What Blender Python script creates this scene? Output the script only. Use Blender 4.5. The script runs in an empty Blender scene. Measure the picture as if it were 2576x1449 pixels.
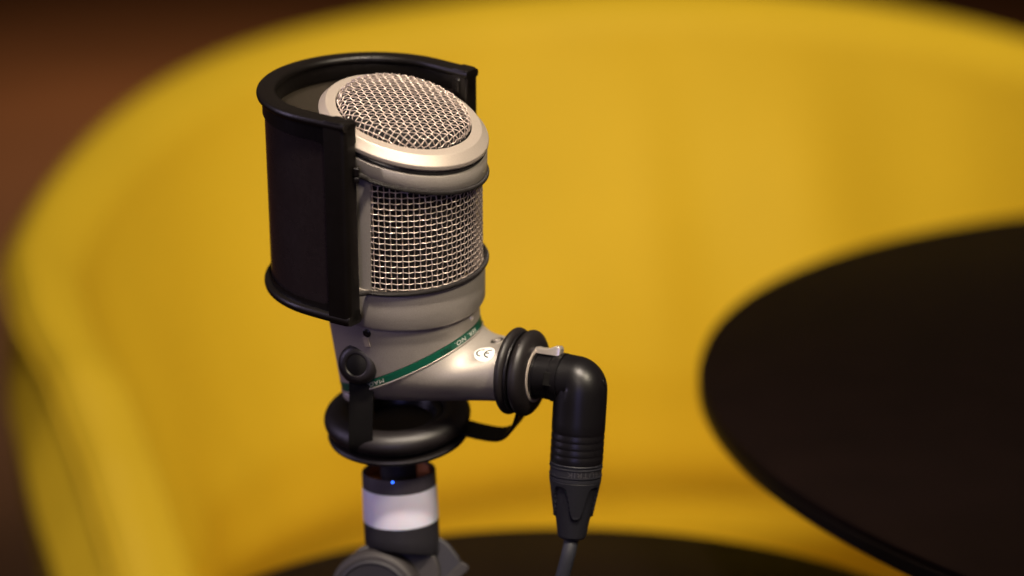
import bpy, math, random
from mathutils import Vector, noise
from mathutils.bvhtree import BVHTree
random.seed(7)
PI = math.pi
C = bpy.context.scene.collection
# ------------------------------------------------------------------ camera frame
F = 6083.0            # focal length in units of the 2576-wide photograph
S = 0.9 / F           # metres per unit at 0.9 m
PITCH = math.radians(14.7)
H = 1.10              # camera height above the floor
CAM = Vector((0, 0, H))
RX = Vector((1, 0, 0))
UP = Vector((0, math.sin(PITCH), math.cos(PITCH)))
NN = Vector((0, -math.cos(PITCH), math.sin(PITCH)))
def sc(n): return (0.9 - n * S) / F          # metres per unit at offset n towards the lens
def W(px, py, n=0.0):
    D = 0.9 - n * S
    return CAM + RX * ((px - 1288) / F * D) + UP * ((724.5 - py) / F * D) - NN * D
def V(x, u, n): return RX * x + UP * u + NN * n
def N(v): return v.normalized()

# ------------------------------------------------------------------ materials
def mat(name, col, rough=0.5, metal=0.0, nscale=300, namt=0.08, bump=0.0, bscale=None, coat=0.0, sheen=0.0,
        spec=0.5, emit=None, estr=0.0, trans=0.0, sss=0.0, rvar=0.08, wave=None):
    m = bpy.data.materials.new(name); m.use_nodes = True
    nt = m.node_tree; b = nt.nodes['Principled BSDF']
    tc = nt.nodes.new('ShaderNodeTexCoord')
    no = nt.nodes.new('ShaderNodeTexNoise'); no.inputs['Scale'].default_value = nscale; no.inputs['Detail'].default_value = 5
    nt.links.new(tc.outputs['Object'], no.inputs['Vector'])
    mx = nt.nodes.new('ShaderNodeMix'); mx.data_type = 'RGBA'
    lo = [max(0, c * (1 - namt)) for c in col]; hi = [min(1, c * (1 + namt)) for c in col]
    mx.inputs['A'].default_value = (*lo, 1); mx.inputs['B'].default_value = (*hi, 1)
    nt.links.new(no.outputs['Fac'], mx.inputs['Factor'])
    nt.links.new(mx.outputs['Result'], b.inputs['Base Color'])
    mr = nt.nodes.new('ShaderNodeMapRange')
    mr.inputs['To Min'].default_value = max(0, rough - rvar); mr.inputs['To Max'].default_value = min(1, rough + rvar)
    n2 = nt.nodes.new('ShaderNodeTexNoise'); n2.inputs['Scale'].default_value = nscale * 0.13; n2.inputs['Detail'].default_value = 6
    nt.links.new(tc.outputs['Object'], n2.inputs['Vector'])
    nt.links.new(n2.outputs['Fac'], mr.inputs['Value']); nt.links.new(mr.outputs['Result'], b.inputs['Roughness'])
    b.inputs['Metallic'].default_value = metal
    b.inputs['Specular IOR Level'].default_value = spec
    b.inputs['Coat Weight'].default_value = coat
    if sheen: b.inputs['Sheen Weight'].default_value = sheen
    if bump:
        n3 = nt.nodes.new('ShaderNodeTexNoise'); n3.inputs['Scale'].default_value = bscale or nscale; n3.inputs['Detail'].default_value = 3
        nt.links.new(tc.outputs['Object'], n3.inputs['Vector'])
        bp = nt.nodes.new('ShaderNodeBump'); bp.inputs['Strength'].default_value = bump; bp.inputs['Distance'].default_value = 0.0002
        nt.links.new(n3.outputs['Fac'], bp.inputs['Height']); nt.links.new(bp.outputs['Normal'], b.inputs['Normal'])
    if wave:
        wv = nt.nodes.new('ShaderNodeTexWave'); wv.bands_direction = 'DIAGONAL'; wv.inputs['Scale'].default_value = wave
        nt.links.new(tc.outputs['Object'], wv.inputs['Vector'])
        bp = nt.nodes.new('ShaderNodeBump'); bp.inputs['Strength'].default_value = 0.8; bp.inputs['Distance'].default_value = 0.0003
        nt.links.new(wv.outputs['Fac'], bp.inputs['Height']); nt.links.new(bp.outputs['Normal'], b.inputs['Normal'])
    if emit:
        b.inputs['Emission Color'].default_value = (*emit, 1); b.inputs['Emission Strength'].default_value = estr
    if trans: b.inputs['Transmission Weight'].default_value = trans
    if sss:
        b.inputs['Subsurface Weight'].default_value = sss; b.inputs['Subsurface Scale'].default_value = 0.01
    return m
M = dict(
    silver=mat('satin_silver_paint', (.36, .326, .290), .48, .45, 2600, .22, .35, 4200, rvar=.06),
    silver_ring=mat('satin_silver_ring', (.48, .415, .355), .46, .5, 2600, .16, .25, 4200, rvar=.05),
    wire=mat('nickel_wire', (.62, .52, .46), .38, .65, 1500, .12, .25, 5000),
    chrome=mat('chrome', (.68, .62, .55), .30, .7, 400, .05),
    foam=mat('capsule_foam', (.006, .005, .005), .95, 0, 800, .4, .6, 900),
    gasket=mat('black_gasket', (.012, .011, .012), .28, 0, 500, .2),
    rubber=mat('black_rubber', (.009, .007, .0075), .45, 0, 700, .25, .2, 1800, rvar=.1),
    strap=mat('matt_black_metal', (.004, .0035, .003), .6, 0, 700, .25, .15, 1500, spec=.2),
    plastic=mat('black_plastic', (.004, .003, .0026), .36, 0, 500, .25, .15, 900, rvar=.1, spec=.35),
    weave=mat('filter_weave', (.042, .031, .020), .8, 0, 3000, .35, .9, 3200),
    outer=mat('filter_outer_gauze', (.014, .010, .011), .27, 0, 500, .3, .15, 2600, spec=.6),
    cord=mat('elastic_cord', (.014, .011, .010), .6, 0, 900, .3, wave=900),
    green=mat('green_band', (.004, .072, .042), .38, 0, 900, .12),
    white=mat('white_print', (.62, .60, .54), .6, 0, 900, .05),
    ink=mat('black_print', (.012, .02, .014), .5, 0, 900, .05),
    sticker=mat('white_sticker', (.86, .84, .80), .45, 0, 900, .03),
    plug=mat('plug_black', (.004, .0035, .0045), .36, .0, 900, .2, .2, 2400, rvar=.08, spec=.38),
    boot=mat('boot_grey_black', (.011, .011, .015), .55, 0, 900, .2, .2, 2400, spec=.35),
    emboss=mat('plug_lettering', (.045, .042, .045), .35, 0, 900, .2),
    cable=mat('cable_jacket', (.018, .019, .026), .62, 0, 900, .2, spec=.3),
    cup=mat('dark_grey_collar', (.055, .048, .062), .45, .1, 700, .15, .1, 1500),
    cupin=mat('cup_lining', (.5, .19, .06), .45, .1, 700, .2),  # warm reflection inside the cup is put into this orange base colour
    milk=mat('milky_white_plastic', (.70, .67, .81), .32, 0, 300, .03, sss=.25),  # the violet lamp's cast is tinted into the white base colour
    dgrey=mat('charcoal_plastic', (.014, .013, .017), .55, 0, 700, .2, .1, 1200),
    mgrey=mat('mid_grey_plastic', (.018, .015, .016), .62, 0, 700, .12, .1, 1200),
    led=mat('blue_led', (.02, .08, .8), .3, 0, emit=(.02, .12, 1.0), estr=9),  # glint of the blue lamp, painted as emission
    table=mat('dark_table_laminate', (.0055, .0026, .0021), .55, 0, 30, .35, .1, 200, spec=.08),
    tedge=mat('black_table_edge', (.005, .0035, .003), .5, 0, 50, .3, .1, 200, spec=.12),
    yellow=mat('yellow_leather', (.70, .472, .024), .60, 0, 9, .07, .5, 500, rvar=.06, spec=.15),
    yellow_out=mat('olive_yellow_outer_fabric', (.60, .42, .03), .8, 0, 40, .12, .6, 800, spec=.2),  # shade of the chair's outer side is put into this darker yellow
    floor=mat('brown_floor', (.145, .056, .021), .6, 0, 1.3, .35, .1, 60, spec=.3),
    wall=mat('brown_wall', (.10, .05, .018), .8, 0, 1.5, .3),
)

# ------------------------------------------------------------------ mesh helpers
class MB:
    def __init__(s): s.v = []; s.f = []
    def add(s, vs, fs):
        o = len(s.v); s.v += [Vector(v) for v in vs]; s.f += [tuple(i + o for i in f) for f in fs]
    def rings(s, rings, closed=True, cap0=False, cap1=False, loop=False):
        n = len(rings[0]); o = len(s.v)
        for r in rings: s.v += [Vector(p) for p in r]
        m = len(rings)
        for i in range(m if loop else m - 1):
            a = o + i * n; b = o + ((i + 1) % m) * n
            for j in range(n if closed else n - 1):
                k = (j + 1) % n
                s.f.append((a + j, a + k, b + k, b + j))
        if cap0: s.f.append(tuple(o + j for j in range(n))[::-1])
        if cap1: s.f.append(tuple(o + (m - 1) * n + j for j in range(n)))
    def lathe(s, c, axis, prof, k=1.0, seg=64, ref=None, a0=0, a1=None, cap0=False, cap1=False):
        ax = N(axis); e1 = ref or RX
        e1 = N(e1 - ax * e1.dot(ax)); e2 = e1.cross(ax)
        full = a1 is None
        a1 = 2 * PI if full else a1
        ns = seg if full else seg + 1
        rs = []
        for h, r in prof:
            rs.append([c + ax * h * k + (e1 * math.cos(a0 + (a1 - a0) * j / seg) + e2 * math.sin(a0 + (a1 - a0) * j / seg)) * r * k for j in range(ns)])
        s.rings(rs, closed=full, cap0=cap0, cap1=cap1)
    def torus(s, c, axis, R, r, k=1.0, seg=64, n=14, sq=1.0):
        s.lathe(c, axis, [(r * sq * math.sin(2 * PI * i / n), R + r * math.cos(2 * PI * i / n)) for i in range(n + 1)], k, seg)
    def tube(s, pts, r, n=8, caps=True, up=None):
        rs = []
        T0 = None; u = None
        for i, p in enumerate(pts):
            a = pts[max(0, i - 1)]; b = pts[min(len(pts) - 1, i + 1)]
            t = N(b - a)
            if u is None:
                u = up or (Vector((0, 0, 1)) if abs(t.z) < .9 else Vector((1, 0, 0)))
            u = N(u - t * u.dot(t)); w = t.cross(u)
            rr = r[i] if isinstance(r, (list, tuple)) else r
            rs.append([p + (u * math.cos(2 * PI * j / n) + w * math.sin(2 * PI * j / n)) * rr for j in range(n)])
        s.rings(rs, cap0=caps, cap1=caps)
    def strip(s, pts, wdirs, width, tdirs, thick):
        rs = []
        for p, w, t in zip(pts, wdirs, tdirs):
            a = w * width / 2; b = t * thick / 2; e = .25
            rs.append([p + a * .97 + b, p + a + b * e, p + a - b * e, p + a * .97 - b, p - a * .97 - b, p - a - b * e, p - a + b * e, p - a * .97 + b])
        s.rings(rs, cap0=True, cap1=True)
    def box(s, c, ax, ay, az, sx, sy, sz, bev=0):
        vs = [c + ax * sx * i + ay * sy * j + az * sz * k for i in (-.5, .5) for j in (-.5, .5) for k in (-.5, .5)]
        s.add(vs, [(0, 1, 3, 2), (4, 6, 7, 5), (0, 4, 5, 1), (2, 3, 7, 6), (0, 2, 6, 4), (1, 5, 7, 3)])
    def build(s, name, m, parent=None, smooth=True, bevel=0, sharp=35, loc=None, inv=False):
        base = root_loc(parent) if parent else (loc or Vector((0, 0, 0)))
        me = bpy.data.meshes.new(name)
        me.from_pydata([v - base for v in s.v], [], s.f)
        import bmesh
        bm = bmesh.new(); bm.from_mesh(me)
        bmesh.ops.remove_doubles(bm, verts=bm.verts, dist=1e-7)
        bmesh.ops.recalc_face_normals(bm, faces=bm.faces)
        bm.to_mesh(me); bm.free()
        me.materials.append(m)
        o = bpy.data.objects.new(name, me); C.objects.link(o)
        if parent: o.parent = parent
        else: o.location = base
        if smooth:
            me.polygons.foreach_set('use_smooth', [True] * len(me.polygons))
            me.set_sharp_from_angle(angle=math.radians(sharp))
        if bevel:
            b = o.modifiers.new('bevel', 'BEVEL'); b.width = bevel; b.segments = 3; b.limit_method = 'ANGLE'
        return o
def root_loc(o):
    p = Vector((0, 0, 0))
    while o: p = p + o.location; o = o.parent
    return p
def thing(name, label, cat, loc, group=None):
    o = bpy.data.objects.new(name, None); C.objects.link(o); o.location = loc; o.empty_display_size = .05
    o['label'] = label; o['category'] = cat
    if group: o['group'] = group
    return o
def lerp(a, b, t): return a + (b - a) * t
def sm(t): t = max(0, min(1, t)); return t * t * (3 - 2 * t)
def cpts(ctrl, n=8):      # Catmull-Rom through Vectors
    out = []
    P = [ctrl[0] * 2 - ctrl[1]] + list(ctrl) + [ctrl[-1] * 2 - ctrl[-2]]
    for i in range(1, len(P) - 2):
        for j in range(n):
            t = j / n
            out.append(.5 * ((2 * P[i]) + (P[i + 1] - P[i - 1]) * t + (2 * P[i - 1] - 5 * P[i] + 4 * P[i + 1] - P[i + 2]) * t * t + (3 * P[i] - P[i - 1] - 3 * P[i + 1] + P[i + 2]) * t ** 3))
    out.append(P[-2].copy())
    return out

# ------------------------------------------------------------------ axes of the microphone
TH = math.radians(25.5)
AX = V(0, math.cos(TH), math.sin(TH))        # head axis, leaning to the lens
E1 = V(1, 0, 0)
E2 = V(0, -math.sin(TH), math.cos(TH))       # towards the lens
def axn(y): return (700 - y) * math.tan(TH)
def ring(y, R, p=0.0, q=0.0, x=1016, seg=128, lift=0):     # a ring cut across the axis, tilted by p (right) and q (front)
    n = axn(y); k = sc(n); c = W(x, y, n)
    out = []
    for i in range(seg):
        t = 2 * PI * i / seg; ct, st = math.cos(t), math.sin(t)
        out.append(c + (E1 * R * ct + E2 * R * st + AX * (R * p * ct + R * q * st + lift)) * k)
    return out

T1H, T2H = .42, .34
TABLE_Z = H - T1H

# =================================================================== MICROPHONE
mic = thing('studio_microphone', 'silver studio microphone with wire mesh head and green band, held in the black mount', 'microphone', W(1016, 870, axn(870)))
# collar below the mesh
b = MB(); b.rings([ring(y, R) for y, R in ((735, 192), (744.5, 199), (743, 202.5), (738, 205), (700, 205.2), (656, 205.2), (651, 204), (650, 197))])
b.build('lower_collar', M['silver'], mic)
PT, QT, PB, QB = -.227, -.12, -.225, -.03
# upper band between gasket and mesh
b = MB(); b.rings([ring(383, 195, PB, QB), ring(382, 208, PB, QB), ring(379, 209.5, PB, QB), ring(333, 210, PT, QT), ring(331, 208.5, PT, QT), ring(330, 200, PT, QT)])
b.build('upper_collar', M['silver'], mic)
b = MB(); b.rings([ring(331, 203, PT, QT), ring(329, 207, PT, QT), ring(325, 208.8, PT, QT), ring(321, 207, PT, QT), ring(318, 203, PT, QT)])
b.build('gasket', M['gasket'], mic)
# top ring
b = MB(); b.rings([ring(323, 196, PT, QT), ring(319.5, 207, PT, QT), ring(316, 211.5, PT, QT), ring(313, 213.2, PT, QT), ring(306, 213.6, PT, QT), ring(304, 212.8, PT, QT), ring(287.2, 197.2, PT, QT), ring(286, 195, PT, QT), ring(283.8, 173, PT, QT),
                   ring(285, 170.5, PT, QT), ring(300, 169.5, PT, QT)])
b.build('top_ring', M['silver_ring'], mic, sharp=14)
# posts of the body between the side meshes
def arcband(b, t0, t1, y0, y1, R0, R1, n=10):
    rs = []
    for (y, R, p, q) in ((y0, R0, 0, 0), (y0, R1, 0, 0), (y1, R1, PB, QB), (y1, R0, PB, QB)):
        nn = axn(y); k = sc(nn); c = W(1016, y, nn); r = []
        for i in range(n + 1):
            t = math.radians(lerp(t0, t1, i / n)); ct, st = math.cos(t), math.sin(t)
            r.append(c + (E1 * R * ct + E2 * R * st + AX * (R * p * ct + R * q * st)) * k)
        rs.append(r)
    b.rings(rs, closed=False, loop=True)
    for e in (0, n):
        o = len(b.v); b.v += [r[e] for r in rs]; b.f.append((o, o + 1, o + 2, o + 3))
for t0, t1 in ((111.5, 135), (-68, -45)):
    b = MB(); arcband(b, t0, t1, 651, 382, 192, 200.5); b.build('body_post', M['silver'], mic)
# dark lining inside the head
b = MB(); b.rings([ring(650, 180), ring(381, 180, PB, QB), ring(330, 186, PT, QT)]); b.rings([ring(302, 165, PT, QT), ring(300, 120, PT, QT), ring(299, 2, PT, QT)], cap1=True)
b.build('inner_lining', M['foam'], mic)
# side grille: woven wires
def side_grille():
    b = MB(); wr = 1.52; amp = 1.9; Rm = 196.5
    y0 = 652.0; n0 = axn(y0); k0 = sc(n0); c0 = W(1016, y0, n0)
    nv = 86; dang = 2 * PI / nv; dr = 15.2
    yt = 384; nt_ = axn(yt); ct_ = W(1016, yt, nt_)
    hmid = (ct_ - c0).dot(AX) / k0
    def top(t): return hmid + Rm * (PB * math.cos(t) + QB * math.sin(t))
    def P(t, h, off): return c0 + (E1 * math.cos(t) + E2 * math.sin(t)) * (Rm + off) * k0 + AX * h * k0
    for seg0, seg1 in ((-44.5, 111), (135.5, 291.5)):
        i0 = math.ceil(math.radians(seg0) / dang); i1 = math.floor(math.radians(seg1) / dang)
        for i in range(i0, i1 + 1):
            t = i * dang; ht = top(t); pts = []
            m = int(ht / dr * 6)
            for j in range(m + 1):
                h = j * dr / 6
                pts.append(P(t, h, amp * math.cos(PI * (h / dr - .5) + PI * i)))
            b.tube([*pts], wr * k0, 6, caps=False)
        hh = dr * .5; row = 0
        while hh < hmid + Rm * .24:
            pts = []
            m = int((seg1 - seg0) / math.degrees(dang) * 6)
            run = []
            for j in range(m + 1):
                t = math.radians(lerp(seg0, seg1, j / m))
                if hh < top(t):
                    run.append(P(t, hh, -amp * math.cos(PI * (hh / dr - .5) + PI * t / dang)))
                else:
                    if len(run) > 2: b.tube(run, wr * k0, 6, caps=False)
                    run = []
            if len(run) > 2: b.tube(run, wr * k0, 6, caps=False)
            hh += dr; row += 1
    return b
side_grille().build('side_grille', M['wire'], mic, sharp=180)
# top grille: woven wires over a low dome
def top_grille():
    b = MB(); wr = 1.52; amp = 2.1
    y = 285; n = axn(y); k = sc(n); c = W(1016, y, n)
    f1 = N(E1 + AX * PT); nn = N(AX - E1 * PT - E2 * QT); f2 = N(E2 - f1 * E2.dot(f1) - nn * E2.dot(nn))
    Rm = 168.5; cr = 22.0; flat = Rm - cr; wall = 7; L = flat + cr * PI / 2 + wall
    def prof(rho):
        if rho <= flat:
            return rho, wall + cr + 8 * (1 - (rho / flat) ** 2), -16 * rho / flat / flat
        a = (rho - flat) / cr
        if a < PI / 2: return flat + cr * math.sin(a), wall + cr * math.cos(a), None
        return Rm, wall - (rho - flat - cr * PI / 2), None
    def P(u, v, off):
        rho = math.hypot(u, v); a = math.atan2(v, u)
        r, z, _ = prof(rho); r2, z2, _ = prof(rho + .5)
        dx, dz = r2 - r, z2 - z; l = math.hypot(dx, dz) or 1
        nr, nz = -dz / l, dx / l
        if nz < 0 and rho < flat: nr, nz = -nr, -nz
        r += nr * off; z += nz * off - 3
        return c + (f1 * math.cos(a) * r + f2 * math.sin(a) * r + nn * z) * k
    g = 14.6; al = math.radians(24)
    ca, sa = math.cos(al), math.sin(al)
    m = int(L / g) + 1
    for fam in (0, 1):
        for i in range(-m, m + 1):
            off0 = i * g
            if abs(off0) > L: continue
            half = math.sqrt(L * L - off0 * off0); pts = []
            st = g / 6; j0 = int(-half / st); j1 = int(half / st)
            for j in range(j0, j1 + 1):
                s_ = j * st
                a, bb = (s_, off0) if fam == 0 else (off0, s_)
                sign = 1 if fam == 0 else -1
                w = sign * amp * math.cos(PI * s_ / g + PI * i)
                u, v = a * ca - bb * sa, a * sa + bb * ca
                pts.append(P(u, v, w))
            if len(pts) > 3: b.tube(pts, wr * k, 6, caps=False)
    return b
top_grille().build('top_grille', M['wire'], mic, sharp=180)
# lower housing, green band and neck
SEG = 128
def ell(cx, cy, r, f, n=None, seg=SEG, grow=1.0):
    n = axn(cy) if n is None else n; k = sc(n); c = W(cx, cy, n)
    return [c + (V(*r) * math.cos(2 * PI * i / seg) + V(*f) * math.sin(2 * PI * i / seg)) * k * grow for i in range(seg)]
HT = ring(752, 193, x=1013)
RV, FV = (178, 80, 38), (0, -42, 186)
B0 = ell(1031, 874, RV, FV)
B1 = ell(1036, 893, RV, FV, n=axn(893))
def rl(a, b, t): return [lerp(p, q, t) for p, q in zip(a, b)]
b = MB(); b.rings([ring(736, 190, x=1013), HT] + [rl(HT, B0, t) for t in (.25, .5, .75, .985)] + [[lerp(p, W(1031, 874, axn(874)), .015) for p in B0]], cap0=True)
housing = b.build('housing', M['silver'], mic)
cB = W(1033, 884, axn(884))
def grow(r, g): return [cB + (p - cB) * g for p in r]
b = MB(); b.rings([grow(B0, .985), grow(rl(B0, B1, .08), 1.004), grow(rl(B0, B1, .9), 1.004), grow(rl(B0, B1, .95), .99)])
band = b.build('green_band', M['green'], mic)
DV = N(V(.91, -.131, .394))                    # neck and plug axis
def circ(c, ax, R, k, seg=SEG):
    up = N(UP - ax * UP.dot(ax)); fr = N(NN - ax * NN.dot(ax) - up * NN.dot(up))
    return [c + (up * math.cos(2 * PI * i / seg) + fr * math.sin(2 * PI * i / seg)) * R * k for i in range(seg)]
D2C = W(1308, 935, 30)
kD = sc(30)
NE = circ(D2C - DV * 20 * kD, DV, 80, kD)
rr = [grow(B1, .99), grow(rl(B0, B1, .93), 1.008), grow(B1, 1.014), grow([p - AX * 3 * sc(axn(893)) for p in B1], 1.012)]
Bs = grow([p - AX * 4.5 * sc(axn(893)) for p in B1], 1.004)
for i in range(0, 17):
    t = i / 16; r = []
    for p, q in zip(Bs, NE):
        d = -AX * 62 * S * (t * (1 - t) ** 2) * 1.6 + DV * -0 * t
        r.append(lerp(p, q, t) + d)
    rr.append(r)
b = MB(); b.rings(rr, cap1=True)
neck = b.build('neck', M['silver'], mic)
# underside foot of the housing at the left
b = MB(); k = sc(-118); b.lathe(W(905, 985, axn(985) + 10), N(V(.10, .9, .43)), [(-16, 0), (-16, 38), (-12, 42), (0, 43), (4, 40), (8, 43), (22, 43)], k, 48)
b.build('housing_foot', M['silver'], mic)

def bvh(o):
    me = o.data; base = root_loc(o)
    return BVHTree.FromPolygons([v.co + base for v in me.vertices], [tuple(p.vertices) for p in me.polygons])
def hit(tree, px, py):
    d = N(W(px, py, 0) - CAM); loc, nor, idx, dist = tree.ray_cast(CAM, d)
    if nor.dot(d) > 0: nor = -nor
    return loc, nor
def wrap(tree, loc, nor, u, v, k, off):
    ux = N(RX - nor * RX.dot(nor)); vy = nor.cross(ux)
    if vy.dot(UP) < 0: vy = -vy
    o = loc + (ux * u + vy * v) * k + nor * .006
    l, n_, i, d = tree.ray_cast(o, -nor)
    if l is None: l = loc + (ux * u + vy * v) * k; n_ = nor
    return l + nor * off * k
tn = bvh(neck); th_ = bvh(housing)
loc, nor = hit(tn, 1219, 890); kk = sc(60)
b = MB(); rr = []
for rad, off in ((26.5, -.3), (26.5, 1.1), (25.6, 1.7), (18, 1.7), (9, 1.7), (.5, 1.7)):
    rr.append([wrap(tn, loc, nor, rad * math.cos(2 * PI * i / 40), rad * math.sin(2 * PI * i / 40), kk, off) for i in range(40)])
b.rings(rr, cap1=True); stk = b.build('round_sticker', M['sticker'], mic)
def stroke(b, tree, loc, nor, pl, w, k, off):
    rs = []
    for i, (x, y) in enumerate(pl):
        x0, y0 = pl[max(0, i - 1)]; x1, y1 = pl[min(len(pl) - 1, i + 1)]
        l = math.hypot(x1 - x0, y1 - y0); nx, ny = -(y1 - y0) / l * w / 2, (x1 - x0) / l * w / 2
        rs.append([wrap(tree, loc, nor, x + nx, y + ny, k, off), wrap(tree, loc, nor, x - nx, y - ny, k, off)])
    b.rings(rs, closed=False)
def rot(pl, a, ox, oy, s=1.0): return [(ox + s * (x * math.cos(a) - y * math.sin(a)), oy + s * (x * math.sin(a) + y * math.cos(a))) for x, y in pl]
b = MB(); ra = math.radians(-27)
arc = [(12.5 * math.cos(math.radians(t)), 12.5 * math.sin(math.radians(t))) for t in range(76, 285, 8)]
stroke(b, tn, loc, nor, rot(arc, ra, -7, 4), 4.4, kk, 2.0)
stroke(b, tn, loc, nor, rot(arc, ra, 12.5, -5), 4.4, kk, 2.0)
stroke(b, tn, loc, nor, rot([(-11, 0), (-5, 0), (0, 0)], ra, 12.5, -5), 4.4, kk, 2.05)
b.build('sticker_letters', M['ink'], stk)
# recessed chrome screw near the rubber ring
loc2, nor2 = hit(tn, 1251, 857)
b = MB(); b.lathe(loc2, nor2, [(.2, 19), (1.0, 18.5), (1.2, 16.5), (-2, 14)], kk, 40); o = b.build('screw_seat', M['silver'], mic)
b = MB(); b.lathe(loc2, nor2, [(.6, 11), (2.6, 10.5), (3.2, 7), (3.0, 4), (1.2, 3.6), (1.1, .2)], kk, 40); sh = b.build('screw', M['chrome'], mic)
b = MB(); b.lathe(loc2, nor2, [(1.3, 17.5), (1.5, 16.5), (1.5, 11), (1.0, 10)], kk, 40); b.build('screw_recess', M['gasket'], mic)
# black hole with a light rib on the housing, a tiny screw at the right
loc3, nor3 = hit(th_, 923, 838)
b = MB(); b.lathe(loc3, nor3, [(-1, 11.5), (2.0, 11), (3.5, 9), (4.2, 5), (4.4, .2)], kk, 32); b.build('locating_stud', M['gasket'], mic)
loc3, nor3 = hit(th_, 922, 858)
b = MB(); vy = N(UP - nor3 * UP.dot(nor3)); vx = vy.cross(nor3)
b.box(loc3 + nor3 * .6 * kk - vy * 2 * kk, vx, vy, nor3, 15 * kk, 26 * kk, 4 * kk); b.build('guide_rib', M['silver_ring'], mic, bevel=.0001)
loc3, nor3 = hit(th_, 1186, 800)
b = MB(); b.lathe(loc3, nor3, [(0, 8), (2.6, 7), (3, 4), (1, 3), (.8, .2)], kk, 24); b.build('screw', M['chrome'], mic)
# printing on the band
def text_mesh(s):
    cu = bpy.data.curves.new('lettering', 'FONT'); cu.body = s; cu.size = 1; cu.resolution_u = 3; cu.space_character = 1.12
    o = bpy.data.objects.new('lettering', cu); C.objects.link(o)
    dg = bpy.context.evaluated_depsgraph_get(); dg.update()
    me = bpy.data.meshes.new_from_object(o.evaluated_get(dg))
    vs = [v.co.copy() for v in me.vertices]; fs = [tuple(p.vertices) for p in me.polygons]
    bpy.data.objects.remove(o); bpy.data.curves.remove(cu); bpy.data.meshes.remove(me)
    return vs, fs
def band_pt(t, v, g=1.0075):
    def e(cx, cy):
        n = axn(cy); return W(cx, cy, n) + (V(*RV) * math.cos(t) + V(*FV) * math.sin(t)) * sc(n)
    p = lerp(e(1031, 874), e(1036, 893), v)
    return cB + (p - cB) * g
def band_text(s, t0, t1, mname, v0=.26, v1=.78):
    vs, fs = text_mesh(s); w = max(v.x for v in vs); h = .7
    b = MB(); b.add([band_pt(math.radians(lerp(t0, t1, v.x / w)), lerp(v0, v1, v.y / h)) for v in vs], fs)
    b.build('lettering', M[mname], band, smooth=False)
band_text('SER. NO.', 23, 50, 'white')
band_text('8931', 53.5, 62.5, 'ink')
band_text('MADE', 109, 126, 'white')

# =================================================================== SHOCK MOUNT
mount = thing('shock_mount', 'black rubber ringed swivel mount cradling the silver microphone on the stand', 'microphone mount', W(1003, 1150, -190))
A1 = N(V(-.05, .903, .43)); A1c = W(1000, 1047, -165); kM = sc(-165)
b = MB()
b.lathe(A1c, A1, [(-14, 112)] + [(4 + 31 * math.sin(a), 149 + 36 * math.cos(a)) for a in [math.radians(-150 + i * 15) for i in range(0, 23)]] + [(-14, 112)], kM, 96)
b.build('rubber_ring', M['rubber'], mount)
b = MB()
b.lathe(A1c - A1 * 30 * kM, A1, [(8, 60), (0, 150), (0, 168), (-2, 176), (-8, 179), (-15, 177), (-20, 169), (-22, 150), (-24, 120), (-26, 60), (-28, 47)], kM, 96)
b.build('base_plate', M['rubber'], mount)
b = MB()
b.lathe(A1c, A1, [(-26, 118), (6, 117), (12, 114), (15, 108), (13, 101), (8, 96), (-4, 92), (-12, 88), (-12, .5)], kM, 96)
b.build('inner_hub', M['plug'], mount)
# stub into the cup of the stand
A2 = N(V(-.035, .967, .25))
SC_ = W(1003, 1180, -200); kS = sc(-200)
b = MB(); b.lathe(SC_, A2, [(-26, 46), (30, 46), (34, 50), (50, 52)], kS, 64, cap1=True, cap0=True)
b.build('spigot', M['dgrey'], mount)
# rubber ring round the neck
b = MB()
def lip(h0, w, R, rr_):
    return [(h0 + w * math.sin(a), R + rr_ * math.cos(a)) for a in [math.radians(-90 + 15 * i) for i in range(13)]]
b.lathe(D2C, DV, [(-32, 70)] + lip(-16, 16, 80, 31) + [(2, 80), (3, 96)] + lip(24, 22, 74, 36) + [(46, 66)], kD, 96)
b.build('rubber_ring', M['rubber'], mount)
b = MB(); b.torus(D2C + DV * 1.5 * kD, DV, 101, 4, kD, 96); b.build('clamp_band', M['plug'], mount)
# knob with its grommet
KA = N(V(-.27, -.14, .95)); KC = W(905, 914, 58); kK = sc(60)
b = MB(); b.lathe(KC, KA, [(-26, 30), (-24, 48), (-16, 53), (-8, 52), (-4, 49), (-2, 50), (4, 53), (14, 52), (23, 45), (28, 36), (28, 30), (25, 26.5)], kK, 72)
kn = b.build('grommet', M['rubber'], mount)
b = MB(); b.lathe(KC, KA, [(18, 29), (25, 28), (26, 26.5), (26, .3)], kK, 48, cap1=True); b.build('pivot_bolt', M['strap'], kn)
# front strap from base plate up to the knob
p = cpts([W(925, 1128, -110), W(915, 1140, -60), W(908, 1124, -18), W(908, 1060, 12), W(909, 990, 36), W(907, 930, 54), W(906, 905, 60)], 6)
w = [N(V(1, -.12 if i < 12 else 0, .1)) for i in range(len(p))]
t = [N((p[min(i + 1, len(p) - 1)] - p[max(i - 1, 0)]).cross(w[i])) for i in range(len(p))]
b = MB(); b.strip(p, w, 62 * sc(20), t, 9 * sc(20)); b.build('strap', M['strap'], mount)
# right strap to the neck ring
p = cpts([W(1090, 1062, -165), W(1160, 1074, -158), W(1215, 1087, -140), W(1262, 1092, -110), W(1292, 1076, -80), W(1308, 1048, -45), W(1318, 1018, -8)], 8)
w = [N(lerp(E2, N(V(-.35, -.2, .9)), sm(i / len(p)))) for i in range(len(p))]
t = [N((p[min(i + 1, len(p) - 1)] - p[max(i - 1, 0)]).cross(w[i])) for i in range(len(p))]
b = MB(); b.strip(p, w, 84 * sc(-100), t, 7 * sc(-100)); b.build('strap', M['strap'], mount)

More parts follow.
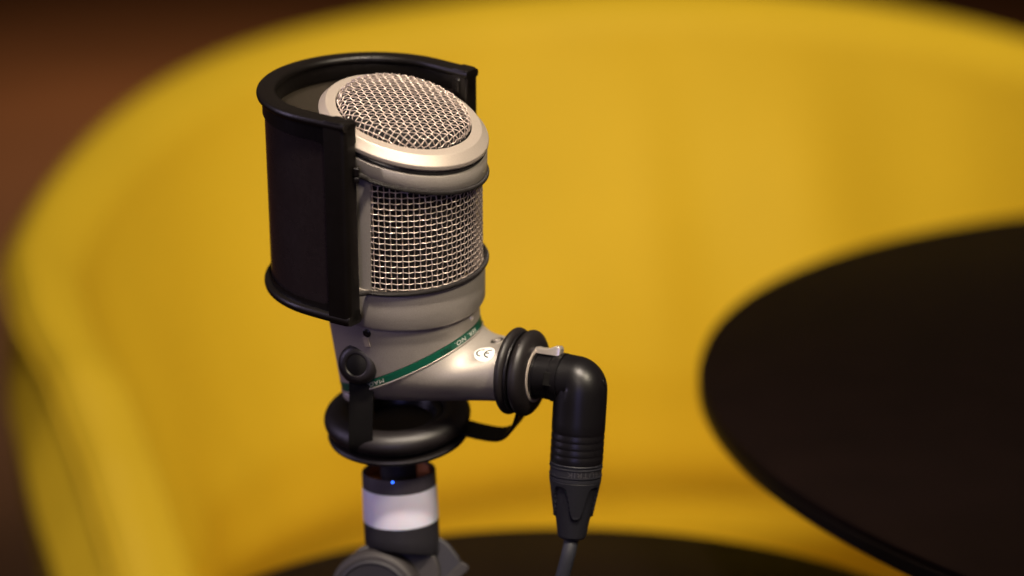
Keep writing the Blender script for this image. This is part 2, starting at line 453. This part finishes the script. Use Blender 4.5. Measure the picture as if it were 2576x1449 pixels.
# =================================================================== POP FILTER
FCX = 938.0
TF = math.radians(23.3)
AXF = V(0, math.cos(TF), math.sin(TF)); E2F = V(0, -math.sin(TF), math.cos(TF))
def fcent(y): return W(FCX, y, axn(460) - 63 + (460 - y) * math.tan(TF))
filt = thing('pop_filter', 'black curved pop filter wrapped behind the microphone head on elastic cords', 'pop filter', fcent(690))
UPV = (.628, .778); VPV = (.778, -.628)         # chord and opening directions in (right, away)
def upath(off, n_arc=48, n_leg=18, R=252, leg=154, trim=0):
    pts = []
    L = leg - trim
    for i in range(n_leg):
        s = L * (1 - i / n_leg); u = -(R + off) + 16 * (s / leg) ** 1.5; pts.append((u, s))
    for i in range(n_arc + 1):
        a = PI + PI * i / n_arc
        pts.append(((R + off) * math.cos(a), (R + off) * math.sin(a)))
    for i in range(1, n_leg + 1):
        s = (L - 28) * i / n_leg; u = (R + off) - 0 * (s / leg) ** 1.5; pts.append((u, s))
    return [(u * UPV[0] + v * VPV[0], u * UPV[1] + v * VPV[1]) for u, v in pts]
YT, YB = 215.0, 704.0
kF = sc(axn(460) - 63)
HF = (fcent(YT) - fcent(YB)).dot(AXF) / kF       # filter height
cF = fcent(YB)
def fp(xz, h): return cF + (E1 * xz[0] - E2F * xz[1] + AXF * h) * kF
def fsweep(b, prof, trim=0, caps=True):         # prof: list of (radial offset, height)
    cols = [upath(off, trim=trim) for off, h in prof]
    rings_ = []
    for j in range(len(cols[0])):
        rings_.append([fp(cols[i][j], prof[i][1]) for i in range(len(prof))])
    b.rings(rings_, cap0=caps, cap1=caps)
def rrect(o0, o1, h0, h1, r):
    out = []
    for cx, cy, a0 in ((o1 - r, h1 - r, 0), (o0 + r, h1 - r, 90), (o0 + r, h0 + r, 180), (o1 - r, h0 + r, 270)):
        for i in range(4):
            a = math.radians(a0 + i * 30); out.append((cx + r * math.cos(a), cy + r * math.sin(a)))
    return out
b = MB()
fsweep(b, rrect(-24, 24, HF - 22, HF, 9.5))
fsweep(b, rrect(-24, 24, 0, 24, 9.5))
fsweep(b, rrect(-20, 4, HF - 60, HF - 8, 5))
fsweep(b, rrect(-20, 4, 8, 36, 5))
# wall round the rounded window of the outer side
def window_wall(b, off, x0, x1, h0, h1, rc_):
    P = upath(off, n_arc=180, n_leg=60); L = [0]
    for i in range(1, len(P)): L.append(L[-1] + math.hypot(P[i][0] - P[i - 1][0], P[i][1] - P[i - 1][1]))
    T = L[-1]; nh_ = 150; o = len(b.v)
    for h in range(nh_ + 1):
        for p in P: b.v.append(fp(p, 10 + (HF - 20) * h / nh_))
    n_ = len(P)
    for h in range(nh_):
        hc = 10 + (HF - 20) * (h + .5) / nh_
        for i in range(n_ - 1):
            xc_ = (L[i] + L[i + 1]) / 2
            dx = max(x0 + rc_ - xc_, xc_ - (T - x1 - rc_), 0); dy = max(h0 + rc_ - hc, hc - (h1 - rc_), 0)
            if math.hypot(dx, dy) > rc_:
                a = o + h * n_ + i; b.f.append((a, a + 1, a + 1 + n_, a + n_))
window_wall(b, 11, 58, 58, 40, HF - 62, 34)
# end bars
def bar(b, sgn):
    allp = upath(0); L = 58
    sec = []
    for off in (-23, 23):
        for s in (0, 1):
            pp = upath(off)
            sec.append(pp)
    idx = list(range(0, 8)) if sgn < 0 else list(range(len(allp) - 1, len(allp) - 9, -1))
    # rounded box along the leg
    offs = [(-16, 0), (-22, 0), (-23, 1), (-23, 6), (-20, 7), (20, 7), (23, 6), (23, 1), (22, 0), (16, 0)]
    ringp = []
    prof = rrect(-23, 23, 0, 1, .4)
    P0 = upath(-23); P1 = upath(23)
    o0, i0 = (P1, P0)
    e = 0 if sgn < 0 else len(P0) - 1; q = 7 if sgn < 0 else len(P0) - 8
    a, bb = Vector(P0[e]), Vector(P1[e]); c_, d = Vector(P0[q]), Vector(P1[q])
    # corner rounded outline in plan
    def rc(p, p1, p2, r, n=5):
        u1 = (p1 - p).normalized() * r; u2 = (p2 - p).normalized() * r; out = []
        for i in range(n + 1):
            t = i / n; out.append((1 - t) ** 2 * (p + u1) + 2 * t * (1 - t) * p + t * t * (p + u2))
        return out
    out = rc(a, c_, bb, 9) + rc(bb, a, d, 14) + rc(d, bb, c_, 4) + rc(c_, d, a, 4)
    cen = (a + bb + c_ + d) / 4
    hs = [(-1, .86), (0, .93), (3, .98), (8, 1), (HF - 8, 1), (HF - 2.5, .98), (HF + .6, .93), (HF + 1.5, .86)]
    b.rings([[fp(cen + (p - cen) * g, h) for p in out] for h, g in hs], cap0=True, cap1=True)
bar(b, -1); bar(b, 1)
b.build('frame', M['plastic'], filt)
# little moulded pegs where the frame halves meet
pp = upath(-22); e = len(pp) - 5
b = MB(); c_ = fp(pp[e], HF - 40); b.lathe(c_, AXF, [(-16, 7), (14, 7), (18, 4), (18, .2)], kF, 20); b.build('peg', M['plastic'], filt)
b = MB(); pl = upath(6, trim=30); pl2 = upath(4, trim=30)
b.rings([[fp(p, h) for p in pl] for h in (16, HF - 14)], closed=False); b.rings([[fp(p, h) for p in pl2] for h in (16, HF - 14)], closed=False)
b.build('outer_screen', M['outer'], filt)
b = MB(); pl = upath(-15, trim=30); pl2 = upath(-13, trim=30)
b.rings([[fp(p, h) for p in pl] for h in (16, HF - 30)], closed=False); b.rings([[fp(p, h) for p in pl2] for h in (16, HF - 30)], closed=False)
b.build('inner_screen', M['weave'], filt)
# elastic cords round the microphone
def cord(yc, p, q, yh, R=208.5, sag=0):
    n = axn(yc); k = sc(n); c = W(1016, yc, n); pts = [W(880, yh, n + 185), W(903, yh + 1, n + 188)]
    for i in range(0, 41):
        t = math.radians(lerp(112, -38, i / 40)); ct, st = math.cos(t), math.sin(t)
        pts.append(c + (E1 * R * ct + E2 * R * st + AX * (R * p * ct + R * q * st - sag)) * k)
    pe = upath(0)[-1]
    hh = (pts[-1] - cF).dot(AXF) / kF
    pts.append(fp((pe[0] + 4, pe[1] - 4), hh))
    return cpts(pts, 3)
for (yc, p, q, yh) in ((389, -.225, -.02, 440), (652, .035, .01, 739)):
    b = MB(); b.tube(cord(yc, p, q, yh), 6.6 * sc(150), 12)
    b.build('elastic_cord', M['cord'], filt)
# hooks on the near bar
for y in (432, 452, 712, 742):
    b = MB(); c_ = W(897, y, axn(y - 88) + 184)
    b.box(c_, E1, AX, E2, 14 * kF, (15 if y in (452, 742) else 22) * kF, 14 * kF); b.build('hook', M['plastic'], filt, bevel=.0004)

# =================================================================== PLUG AND CABLE
cab = thing('microphone_cable', 'black right angled plug and grey cable hanging from the microphone neck', 'cable', W(1452, 1160, 60))
b = MB(); b.lathe(D2C, DV, [(30, 60), (40, 69), (44, 71), (47.5, 71), (49, 69), (49, 63), (44, 60)], kD, 80); b.build('socket_rim', M['silver_ring'], mic)
b = MB(); b.lathe(D2C, DV, [(40, 58), (52, 62), (54, 62), (54, 57), (60, 57.5), (94, 58.5), (95, 57), (97, 57), (98, 61), (112, 62), (113, 60.5), (115, 60.5), (116, 63)], sc(60), 80)
b.build('plug_barrel', M['plug'], cab)
# elbow
AT = N(V(.055, math.cos(math.radians(9.5)), math.sin(math.radians(9.5))))
EC = D2C + DV * 168 * sc(60)        # corner where both axes meet
kE = sc(100)
path = []; rad = []
Rb = 18
for h, r_0 in ((62, 58), (60, 64.5), (47, 65), (46, 60.5), (42, 60.5), (41, 64)): path.append(EC - DV * h * kE); rad.append(r_0)
cc = EC - DV * Rb * kE - AT * Rb * kE
for i in range(0, 13):
    a = PI / 2 * i / 12
    path.append(cc + (AT * math.cos(a) + DV * math.sin(a)) * Rb * kE); rad.append(lerp(63, 67.5, i / 12))
for h in (45, 70, 100, 124): path.append(EC - AT * h * kE); rad.append(68)
# grooves
hh = 126
for g in range(4):
    for dh, r in ((0, 67.6), (3, 66.8), (6, 66.8), (9, 67.6), (17, 67.6)):
        path.append(EC - AT * (hh + dh) * kE); rad.append(r)
    hh += 18
path.append(EC - AT * 206 * kE); rad.append(66.5)
b = MB()
rs = []
for i, p_ in enumerate(path):
    if i < 6: tdir = DV
    elif i < 19: a = PI / 2 * (i - 6) / 12; tdir = N(DV * math.cos(a) - AT * math.sin(a))
    else: tdir = -AT
    side = N(DV.cross(AT)); up = side.cross(tdir)
    rs.append([p_ + (up * math.cos(2 * PI * j / 72) + side * math.sin(2 * PI * j / 72)) * rad[i] * kE for j in range(72)])
b.rings(rs, cap0=True, cap1=True)
el = b.build('plug_housing', M['plug'], cab)
te = bvh(el)
loc4, nor4 = hit(te, 1521, 960)
b = MB(); b.lathe(loc4, nor4, [(.3, 11), (1.2, 10), (.8, 8), (-1, 6), (-1, .2)], kE, 28); b.build('set_screw', M['plug'], el)
# locking latch
lc = D2C + DV * 80 * sc(60) + UP * 63 * sc(60) + NN * 14 * sc(60)
b = MB(); upd = N(UP - DV * UP.dot(DV)); sd = N(DV.cross(upd)); kL = sc(70)
rs = []
for x, z0, z1, w_ in ((-44, -6, 2, 26), (-34, -8, 7, 32), (-10, -8, 8, 36), (4, -8, 8, 36), (14, -8, 13, 34), (24, -8, 18, 32), (31, -8, 18, 30), (35, -4, 12, 26)):
    rs.append([lc + (DV * x + upd * z + sd * y) * kL for y, z in ((-w_ / 2, z0), (-w_ / 2, z1 - 3), (-w_ / 2 + 4, z1), (w_ / 2 - 4, z1), (w_ / 2, z1 - 3), (w_ / 2, z0))])
b.rings(rs, cap0=True, cap1=True); b.build('latch', M['chrome'], cab, bevel=.0002)
# slot in the barrel
b = MB(); sl = D2C + DV * 102 * sc(60) + N(NN - DV * NN.dot(DV)) * 59.5 * sc(60) + upd * -6 * kL
fd = N(NN - DV * NN.dot(DV))
b.box(sl, DV, upd, fd, 24 * kL, 34 * kL, 6 * kL); b.build('release_slot', M['strap'], cab, bevel=.0002)
# ring with lettering
RC = EC - AT * 206 * kE
b = MB(); b.lathe(RC, -AT, [(-1, 60), (0, 66), (2, 67.5), (4, 67.5), (5.5, 65), (8, 65), (9.5, 67.8), (12, 68), (12.5, 66), (30, 66), (30.5, 67.5), (32.5, 67.5), (33, 63.5), (36, 63.5), (37, 66.5), (44, 66.5), (45.5, 65.3), (47, 66)], kE, 96)
cr_ = b.build('coupling_ring', M['boot'], cab)
vs, fs = text_mesh('NEUTRIK'); wv = max(v.x for v in vs)
b = MB(); e1 = N(RX - AT * RX.dot(AT)); e2 = N(NN - AT * NN.dot(AT) - e1 * NN.dot(e1))
b.add([RC - AT * lerp(15, 29, v.y / .7) * kE + (e1 * math.cos(lerp(.30, 1.95, v.x / wv)) + e2 * math.sin(lerp(.30, 1.95, v.x / wv))) * 66.6 * kE for v in vs], fs)
b.build('lettering', M['emboss'], cr_, smooth=False)
# boot with tongues
b = MB(); rs = []
BC = RC - AT * 47 * kE
nh, ns = 70, 144
for i in range(nh + 1):
    h = i / nh * 152; r_ = []
    for j in range(ns):
        a = 2 * PI * j / ns
        ro = lerp(66, 51, min(1, h / 88)); ri = lerp(60, 35.5, h / 152) if h < 148 else 33
        ph = ((a - math.radians(84)) / (PI / 2)) % 1.0; ph = min(ph, 1 - ph) * 2      # 0 on a tongue, 1 between
        edge = 54 + 42 * math.tanh(1.9 * math.cos(PI * ph)) / math.tanh(1.9)
        m_ = sm((edge - h) / 3.0 + .5)
        r_.append(BC - AT * h * kE + (e1 * math.cos(a) + e2 * math.sin(a)) * lerp(ri, ro, m_) * kE)
    rs.append(r_)
b.rings(rs, cap0=True, cap1=True); b.build('cable_boot', M['boot'], cab, sharp=60)
CB = BC - AT * 150 * kE
down = Vector((0, 0, -1))
pts = [CB + AT * 6 * kE, CB - AT * 4 * kE]
q = [W(1430, 1392, 45), W(1415, 1450, 35), W(1390, 1540, 10), W(1375, 1640, 0), W(1365, 1740, -20)]
pts += q
tp = Vector((.035, .99, TABLE_Z + .0032)); pts += [Vector((.012, .868, TABLE_Z + .006)), Vector((.035, .845, TABLE_Z + .0032)), Vector((.075, .850, TABLE_Z + .0031)), Vector((.115, .880, TABLE_Z + .0030)), Vector((.135, .915, TABLE_Z + .0030))]
b = MB(); b.tube(cpts(pts, 8), 18.5 * kE, 16); b.build('cable_jacket', M['cable'], cab)

# =================================================================== STAND
base_xy = W(1010, 1500, -240)
stand = thing('tripod_stand', 'dark grey swivel stand with a milky white ring, carrying the mount on the small table', 'microphone stand', Vector((base_xy.x, base_xy.y, TABLE_Z)))
b = MB(); b.lathe(SC_, A2, [(-6, 84), (0, 90), (-1.5, 92.5), (-5, 93.2), (-38, 93.6), (-39, 92)], kS, 96); b.build('top_collar', M['cup'], stand)
b = MB(); b.lathe(SC_, A2, [(-.5, 89.5), (-30, 88), (-34, 60), (-34, .5)], kS, 96); b.build('cup_lining', M['cupin'], stand)
b = MB(); b.lathe(SC_, A2, [(-38.5, 90), (-39, 93.4), (-42, 94), (-80, 94.6), (-126, 95), (-129, 94.6), (-129.5, 90)], kS, 96); b.build('light_ring', M['milk'], stand)  # plain white plastic, gives off no light
# charcoal sleeve, cut slanting at its foot
c0 = SC_ - A2 * 130 * kS; e1s = N(RX - A2 * RX.dot(A2)); e2s = N(NN - A2 * NN.dot(A2))
b = MB(); rs = []
for f_, g in ((0, .98), (0.01, 1.0), (.5, 1.0), (.93, 1.0), (.97, .985), (1.0, .955), (1.0, .5)):
    r_ = []
    for j in range(96):
        a = 2 * PI * j / 96
        ln = 84 + 16 * math.cos(a) - 22 * math.sin(a)
        r_.append(c0 - A2 * ln * f_ * kS + (e1s * math.cos(a) + e2s * math.sin(a)) * 95 * g * kS)
    rs.append(r_)
b.rings(rs, cap1=True); b.build('lower_sleeve', M['dgrey'], stand)
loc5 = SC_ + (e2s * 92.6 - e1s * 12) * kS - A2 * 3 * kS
b = MB(); b.lathe(loc5, e2s, [(-1, 2.3), (.6, 2.1), (1.4, 1.3), (1.6, .1)], kS, 16); b.build('indicator_light', M['led'], stand)  # glowing dot stands in for the blue lamp's glint on the rim
# swivel head
QA = N(V(-.22, -.16, .95)); QC = W(948, 1498, -215); kQ = sc(-210)
b = MB()
b.lathe(QC, QA, [(-150, 30), (-150, 95), (-140, 108), (-60, 119), (10, 121), (24, 118), (30, 110), (31, 102)], kQ, 96, cap0=True)
b.rings([[W(x, y, n) for x, y in [(903, 1378), (918, 1371), (950, 1370), (1075, 1388), (1096, 1398), (1106, 1425), (1110, 1480), (1110, 1640), (890, 1640), (870, 1560), (862, 1480), (868, 1435), (884, 1400)]] for n in (-345, -205)], cap0=True, cap1=True)
sw = b.build('swivel_head', M['mgrey'], stand, bevel=.0012)
b = MB(); b.lathe(QC, QA, [(20, 103), (27, 103), (31, 99), (33, 92), (30, 90), (30, .5)], kQ, 96); b.build('tension_knob', M['dgrey'], stand)
def plate(b, pts, n0, n1):
    b.rings([[W(x, y, n) for x, y in pts] for n in (n0, n1)], cap0=True, cap1=True)
b = MB(); plate(b, [(1070, 1338), (1100, 1344), (1128, 1366), (1152, 1396), (1166, 1420), (1150, 1452), (1110, 1500), (1070, 1520)], -330, -235); b.build('side_bracket', M['dgrey'], stand, bevel=.0012)
b = MB(); plate(b, [(1162, 1412), (1180, 1424), (1178, 1436), (1080, 1520), (1066, 1510)], -300, -205); b.build('lever', M['mgrey'], stand, bevel=.0006)
# column and legs down to the table
hub = Vector((base_xy.x, base_xy.y, TABLE_Z + .034))
b = MB(); b.lathe(hub, Vector((0, 0, 1)), [(-.010, .004), (-.010, .012), (-.004, .016), (.006, .016), (.009, .012), (.016, .011)], 1, 48, cap0=True, cap1=True); b.build('column', M['dgrey'], stand)
for i in range(3):
    a = math.radians(90 + 120 * i); d = Vector((math.cos(a), math.sin(a), 0))
    b = MB(); b.tube(cpts([hub + d * .010, hub + d * .030 + Vector((0, 0, -.006)), hub + d * .062 + Vector((0, 0, -.0262))], 4), [.006 - .0002 * j for j in range(9)], 14)
    lg = b.build('leg', M['dgrey'], stand)
    b = MB(); b.lathe(hub + d * .064 + Vector((0, 0, -.034)), Vector((0, 0, 1)), [(0, .0001), (0, .0062), (.003, .0066), (.010, .005), (.0115, .001)], 1, 20); b.build('rubber_foot', M['rubber'], lg)

# =================================================================== TABLES
def table(cx, cy, R, h, th, label):
    t = thing('round_table', label, 'table', Vector((cx, cy, 0)), 'round dark tables')
    z = H - h; Z = Vector((0, 0, 1)); c = Vector((cx, cy, z))
    b = MB(); b.lathe(c, Z, [(-.004, R - .0012), (-.001, R - .001), (0, R - .003), (0, R * .5), (0, .001)], 1, 160); b.build('tabletop', M['table'], t)
    b = MB(); b.lathe(c, Z, [(-.004, R - .002), (-.0042, R), (-th + .002, R), (-th, R - .003), (-th, .001)], 1, 160); b.build('table_edge', M['tedge'], t)
    b = MB(); b.lathe(Vector((cx, cy, 0)), Z, [(.006, .030), (z - th - .012, .030), (z - th - .010, .09), (z - th, .09)], 1, 48); b.build('pedestal', M['tedge'], t)
    b = MB(); b.lathe(Vector((cx, cy, 0)), Z, [(0, .001), (0, min(R, .19)), (.006, min(R, .19) - .002), (.010, .05), (.012, .001)], 1, 96); b.build('base', M['tedge'], t)
table(.0239, .941, .1940, T1H, .014, 'smaller dark round table directly under the microphone stand')
table(.498, 1.111, .4075, T2H, .012, 'large dark round table at right, raised above the small one')

# =================================================================== ARMCHAIR
XC, YC = .125, 1.60
chair = thing('tub_armchair', 'yellow leather tub armchair with curved padded back behind the microphone', 'armchair', Vector((XC, YC, 0)))
def rimz(x, y): return H - (.40 + (YC - y) * .262)
PH0, PH1 = math.radians(-52), math.radians(232)
NPH = 300
def fold(ph, s):    # s 0 at the seat, 1 at the rim
    d = math.degrees(ph)
    a = 0
    for cph, wd, am in ((72, 3.2, 1.2), (84, 4.5, -1.0), (93, 2.6, .9), (104, 5, -1.1), (62, 4, -1.1), (52, 3, .9), (118, 5.5, 1.1), (133, 5, -1.3), (147, 6, 1.2), (40, 4.5, -1.0), (165, 4, -1.3)):
        a += am * math.exp(-((d - cph - 7 * (1 - s) * (1 if cph > 100 else -.4)) / (wd * 1.7)) ** 2)
    env = math.sin(PI * min(1, max(0, s))) ** .7
    low = 0
    for cph, wd, am in ((150, 4, -5), (158, 3, 4), (168, 4.5, -6), (178, 4, 5), (190, 5, -5)):
        low += am * math.exp(-((d - cph - 22 * s) / wd) ** 2)
    return (a * env * .0042) + low * .0016 * max(0, 1 - s * 1.6) * min(1, s * 6 + .2)
def interp(tab, x):
    if x <= tab[0][0]: return tab[0][1]
    for (a, u), (c, v) in zip(tab, tab[1:]):
        if x <= c: return lerp(u, v, sm((x - a) / (c - a)) * .35 + .65 * (x - a) / (c - a))
    return tab[-1][1]
RIMR = [(168, .474), (178, .472), (185, .458), (193.5, .434), (199.6, .421), (204, .416), (209, .411), (226, .400)]
DROP = [(180, 0), (185, .004), (193.5, .019), (199.6, .052), (204, .080), (209, .122), (217, .175), (226, .225)]
WALL = [(178, .473), (186, .466), (193, .456), (205, .441), (226, .418)]
def sd_(ph):
    d = math.degrees(ph); return d if d >= 90 else 180 - d
def bump_(ph): return math.exp(-((math.degrees(ph) - 140) / 22) ** 2)
def rimR(ph): return interp(RIMR, sd_(ph)) + .018 * bump_(ph)
def rimZ(ph):
    return rimz(0, YC + .46 * math.sin(ph)) - interp(DROP, sd_(ph)) + .006 * bump_(ph)
PH0, PH1 = math.radians(-46), math.radians(226)
def shell_rings():
    rs = []
    for i in range(NPH + 1):
        ph = lerp(PH0, PH1, i / NPH); cp, sp = math.cos(ph), math.sin(ph)
        zt = rimZ(ph); zs = H - .676 - .03; Rr = rimR(ph); Rw = interp(WALL, sd_(ph)) + .018 * bump_(ph); pr = []
        for f_, z in ((-.075, .10), (-.045, .25), (-.018, zt - .20), (-.006, zt - .12), (0, zt - .06)):
            pr.append((Rw + f_, z))
        pr += [(lerp(Rw, Rr, .7), zt - .025), (Rr - .000, zt - .010)]
        for a in (15, 35, 55, 75, 90, 105, 120, 135, 150, 165):
            ra = math.radians(a); wd = .016 if a < 90 else .036
            pr.append((Rr - .016 + wd * math.cos(ra), zt - (.010 if a < 90 else .010 + .018 * (a - 90) / 90) + .015 * math.sin(ra)))
        Ri = Rr - .052
        for j in range(31):
            s = 1 - j / 30
            zz = min(lerp(zs, zt - .034, s), zt - .030)
            back = (.356 if s < .3 else lerp(.356, Ri, sm((s - .3) / .7) * .25 + .75 * ((s - .3) / .7) ** .95)) + .020 * max(0, 1 - s / .14) ** 2
            ns = noise.noise(Vector((cp * 3.2, sp * 3.2, zz * 5))) * .006 + noise.noise(Vector((cp * 7 + zz * 2, sp * 7, zz * 7))) * .0022
            pr.append((min(back, Ri + .004) + fold(ph, s) + ns * math.sin(PI * min(1, s * 1.02)) ** .6, zz))
        pr += [(.360, .20), (.365, .10)]
        rs.append([Vector((XC + r * cp, YC + r * sp, z)) for r, z in pr])
    return rs
R_ = shell_rings()
b = MB(); b.rings([[p for p in r[4:]] for r in R_], closed=False)
for e in (R_[0], R_[-1]):      # rounded arm fronts
    o = len(b.v)
    b.v += [Vector(p) for p in e]; b.f.append(tuple(range(o, o + len(e))))
b.build('backrest', M['yellow'], chair, sharp=60)
b = MB(); b.rings([[p for p in r[:5]] for r in R_], closed=False); b.build('outer_shell', M['yellow_out'], chair)
for dr_, dz in ((-.040, -.0105), (.001, -.012)):
    b = MB(); b.tube([Vector((XC + (rimR(ph) + dr_) * math.cos(ph), YC + (rimR(ph) + dr_) * math.sin(ph), rimZ(ph) + dz)) for ph in [lerp(PH0, PH1, i / 260) for i in range(261)]], .0030, 10)
    b.build('piping', M['yellow'], chair)
zs = H - .684
b = MB(); rs = []
for i in range(0, 20):
    f_ = i / 19
    rs.append([Vector((XC + lerp(.358, .001, f_) * math.cos(a) * (1), YC + lerp(.358, .001, f_) * math.sin(a) - (.05 if math.sin(a) < 0 else 0) * -math.sin(a) * (1 - f_), zs + .030 * math.sqrt(1 - (1 - min(1, f_ * 5)) ** 2) - .030)) for a in [2 * PI * j / 120 for j in range(120)]])
bot = [Vector((p.x, p.y, zs - .12)) for p in rs[0]]
b.rings([bot] + rs, cap0=True); b.build('seat_cushion', M['yellow'], chair)
b = MB(); b.lathe(Vector((XC, YC, 0)), Vector((0, 0, 1)), [(.10, .001), (.10, .385), (.13, .387), (zs - .10, .33)], 1, 96); b.build('seat_base', M['yellow_out'], chair)
for sx, sy in ((1, 1), (1, -1), (-1, 1), (-1, -1)):
    b = MB(); b.lathe(Vector((XC + sx * .22, YC + sy * .22, 0)), Vector((0, 0, 1)), [(0, .014), (.10, .022)], 1, 24, cap0=True, cap1=True); b.build('leg', M['tedge'], chair)

# =================================================================== SETTING
def struct(name, b, m):
    o = b.build(name, m, smooth=False); o['kind'] = 'structure'; return o
b = MB(); b.add([Vector((-8, -3, 0)), Vector((8, -3, 0)), Vector((8, 9.5, 0)), Vector((-8, 9.5, 0))], [(0, 1, 2, 3)]); struct('floor', b, M['floor'])
b = MB(); b.box(Vector((0, 9.6, 1.5)), Vector((1, 0, 0)), Vector((0, 1, 0)), Vector((0, 0, 1)), 16, .2, 3.0); struct('wall', b, M['wall'])

# =================================================================== LIGHT
w = bpy.data.worlds.new('World'); bpy.context.scene.world = w; w.use_nodes = True
bg = w.node_tree.nodes['Background']; bg.inputs['Color'].default_value = (1.0, .72, .5, 1); bg.inputs['Strength'].default_value = .065
def area(name, loc, target, size, power, col, sy=None):
    l = bpy.data.lights.new(name, 'AREA'); l.energy = power; l.color = col; l.shape = 'RECTANGLE' if sy else 'DISK'; l.size = size
    if sy: l.size_y = sy
    o = bpy.data.objects.new(name, l); C.objects.link(o); o.location = loc
    o.rotation_euler = (target - Vector(loc)).to_track_quat('-Z', 'Y').to_euler(); return o
mp = W(1016, 600, 100)
area('ceiling_lamp', Vector((.06, .08, 2.5)), mp, .16, .55, (1.0, .85, .70)).data.spread = math.radians(18)
area('ceiling_lamp_chair', Vector((.9, -.2, 2.4)), Vector((.14, 2.06, .74)), .45, 11.4, (1.0, .86, .64)).data.spread = math.radians(75)
room = area('ceiling_lamp_room', Vector((-.6, 5.6, 2.9)), Vector((-.6, 5.61, 0)), .8, 24, (1.0, .72, .42)); room.data.spread = math.radians(100)  # unseen fill, added to brighten the brown floor behind
area('violet_stage_lamp', Vector((-.22, -.5, .95)), mp, .30, 1.5, (.36, .34, 1.0))
side = area('violet_side_lamp', Vector((-1.25, .80, 1.35)), W(760, 460, 0), .18, .7, (.75, .62, 1.0), 1.0); side.data.spread = math.radians(60)
area('soft_front_lamp', Vector((-.45, -1.0, 2.05)), mp, .6, .30, (1.0, .83, .70)).data.spread = math.radians(32)

# =================================================================== CAMERA
cd = bpy.data.cameras.new('Camera'); cam = bpy.data.objects.new('Camera', cd); C.objects.link(cam)
cam.location = CAM; cam.rotation_euler = (PI / 2 - PITCH, 0, 0)
cd.lens = F / 2576 * 36; cd.sensor_width = 36; cd.clip_start = .02; cd.clip_end = 60
cd.dof.use_dof = True; cd.dof.focus_distance = .868; cd.dof.aperture_fstop = 3.9
s_ = bpy.context.scene; s_.camera = cam
s_.view_settings.view_transform = 'Standard'; s_.view_settings.look = 'None'; s_.view_settings.exposure = 0; s_.view_settings.gamma = 1
s_.view_settings.use_curve_mapping = False
s_.cycles.use_denoising = True
s_.cycles.max_bounces = 8
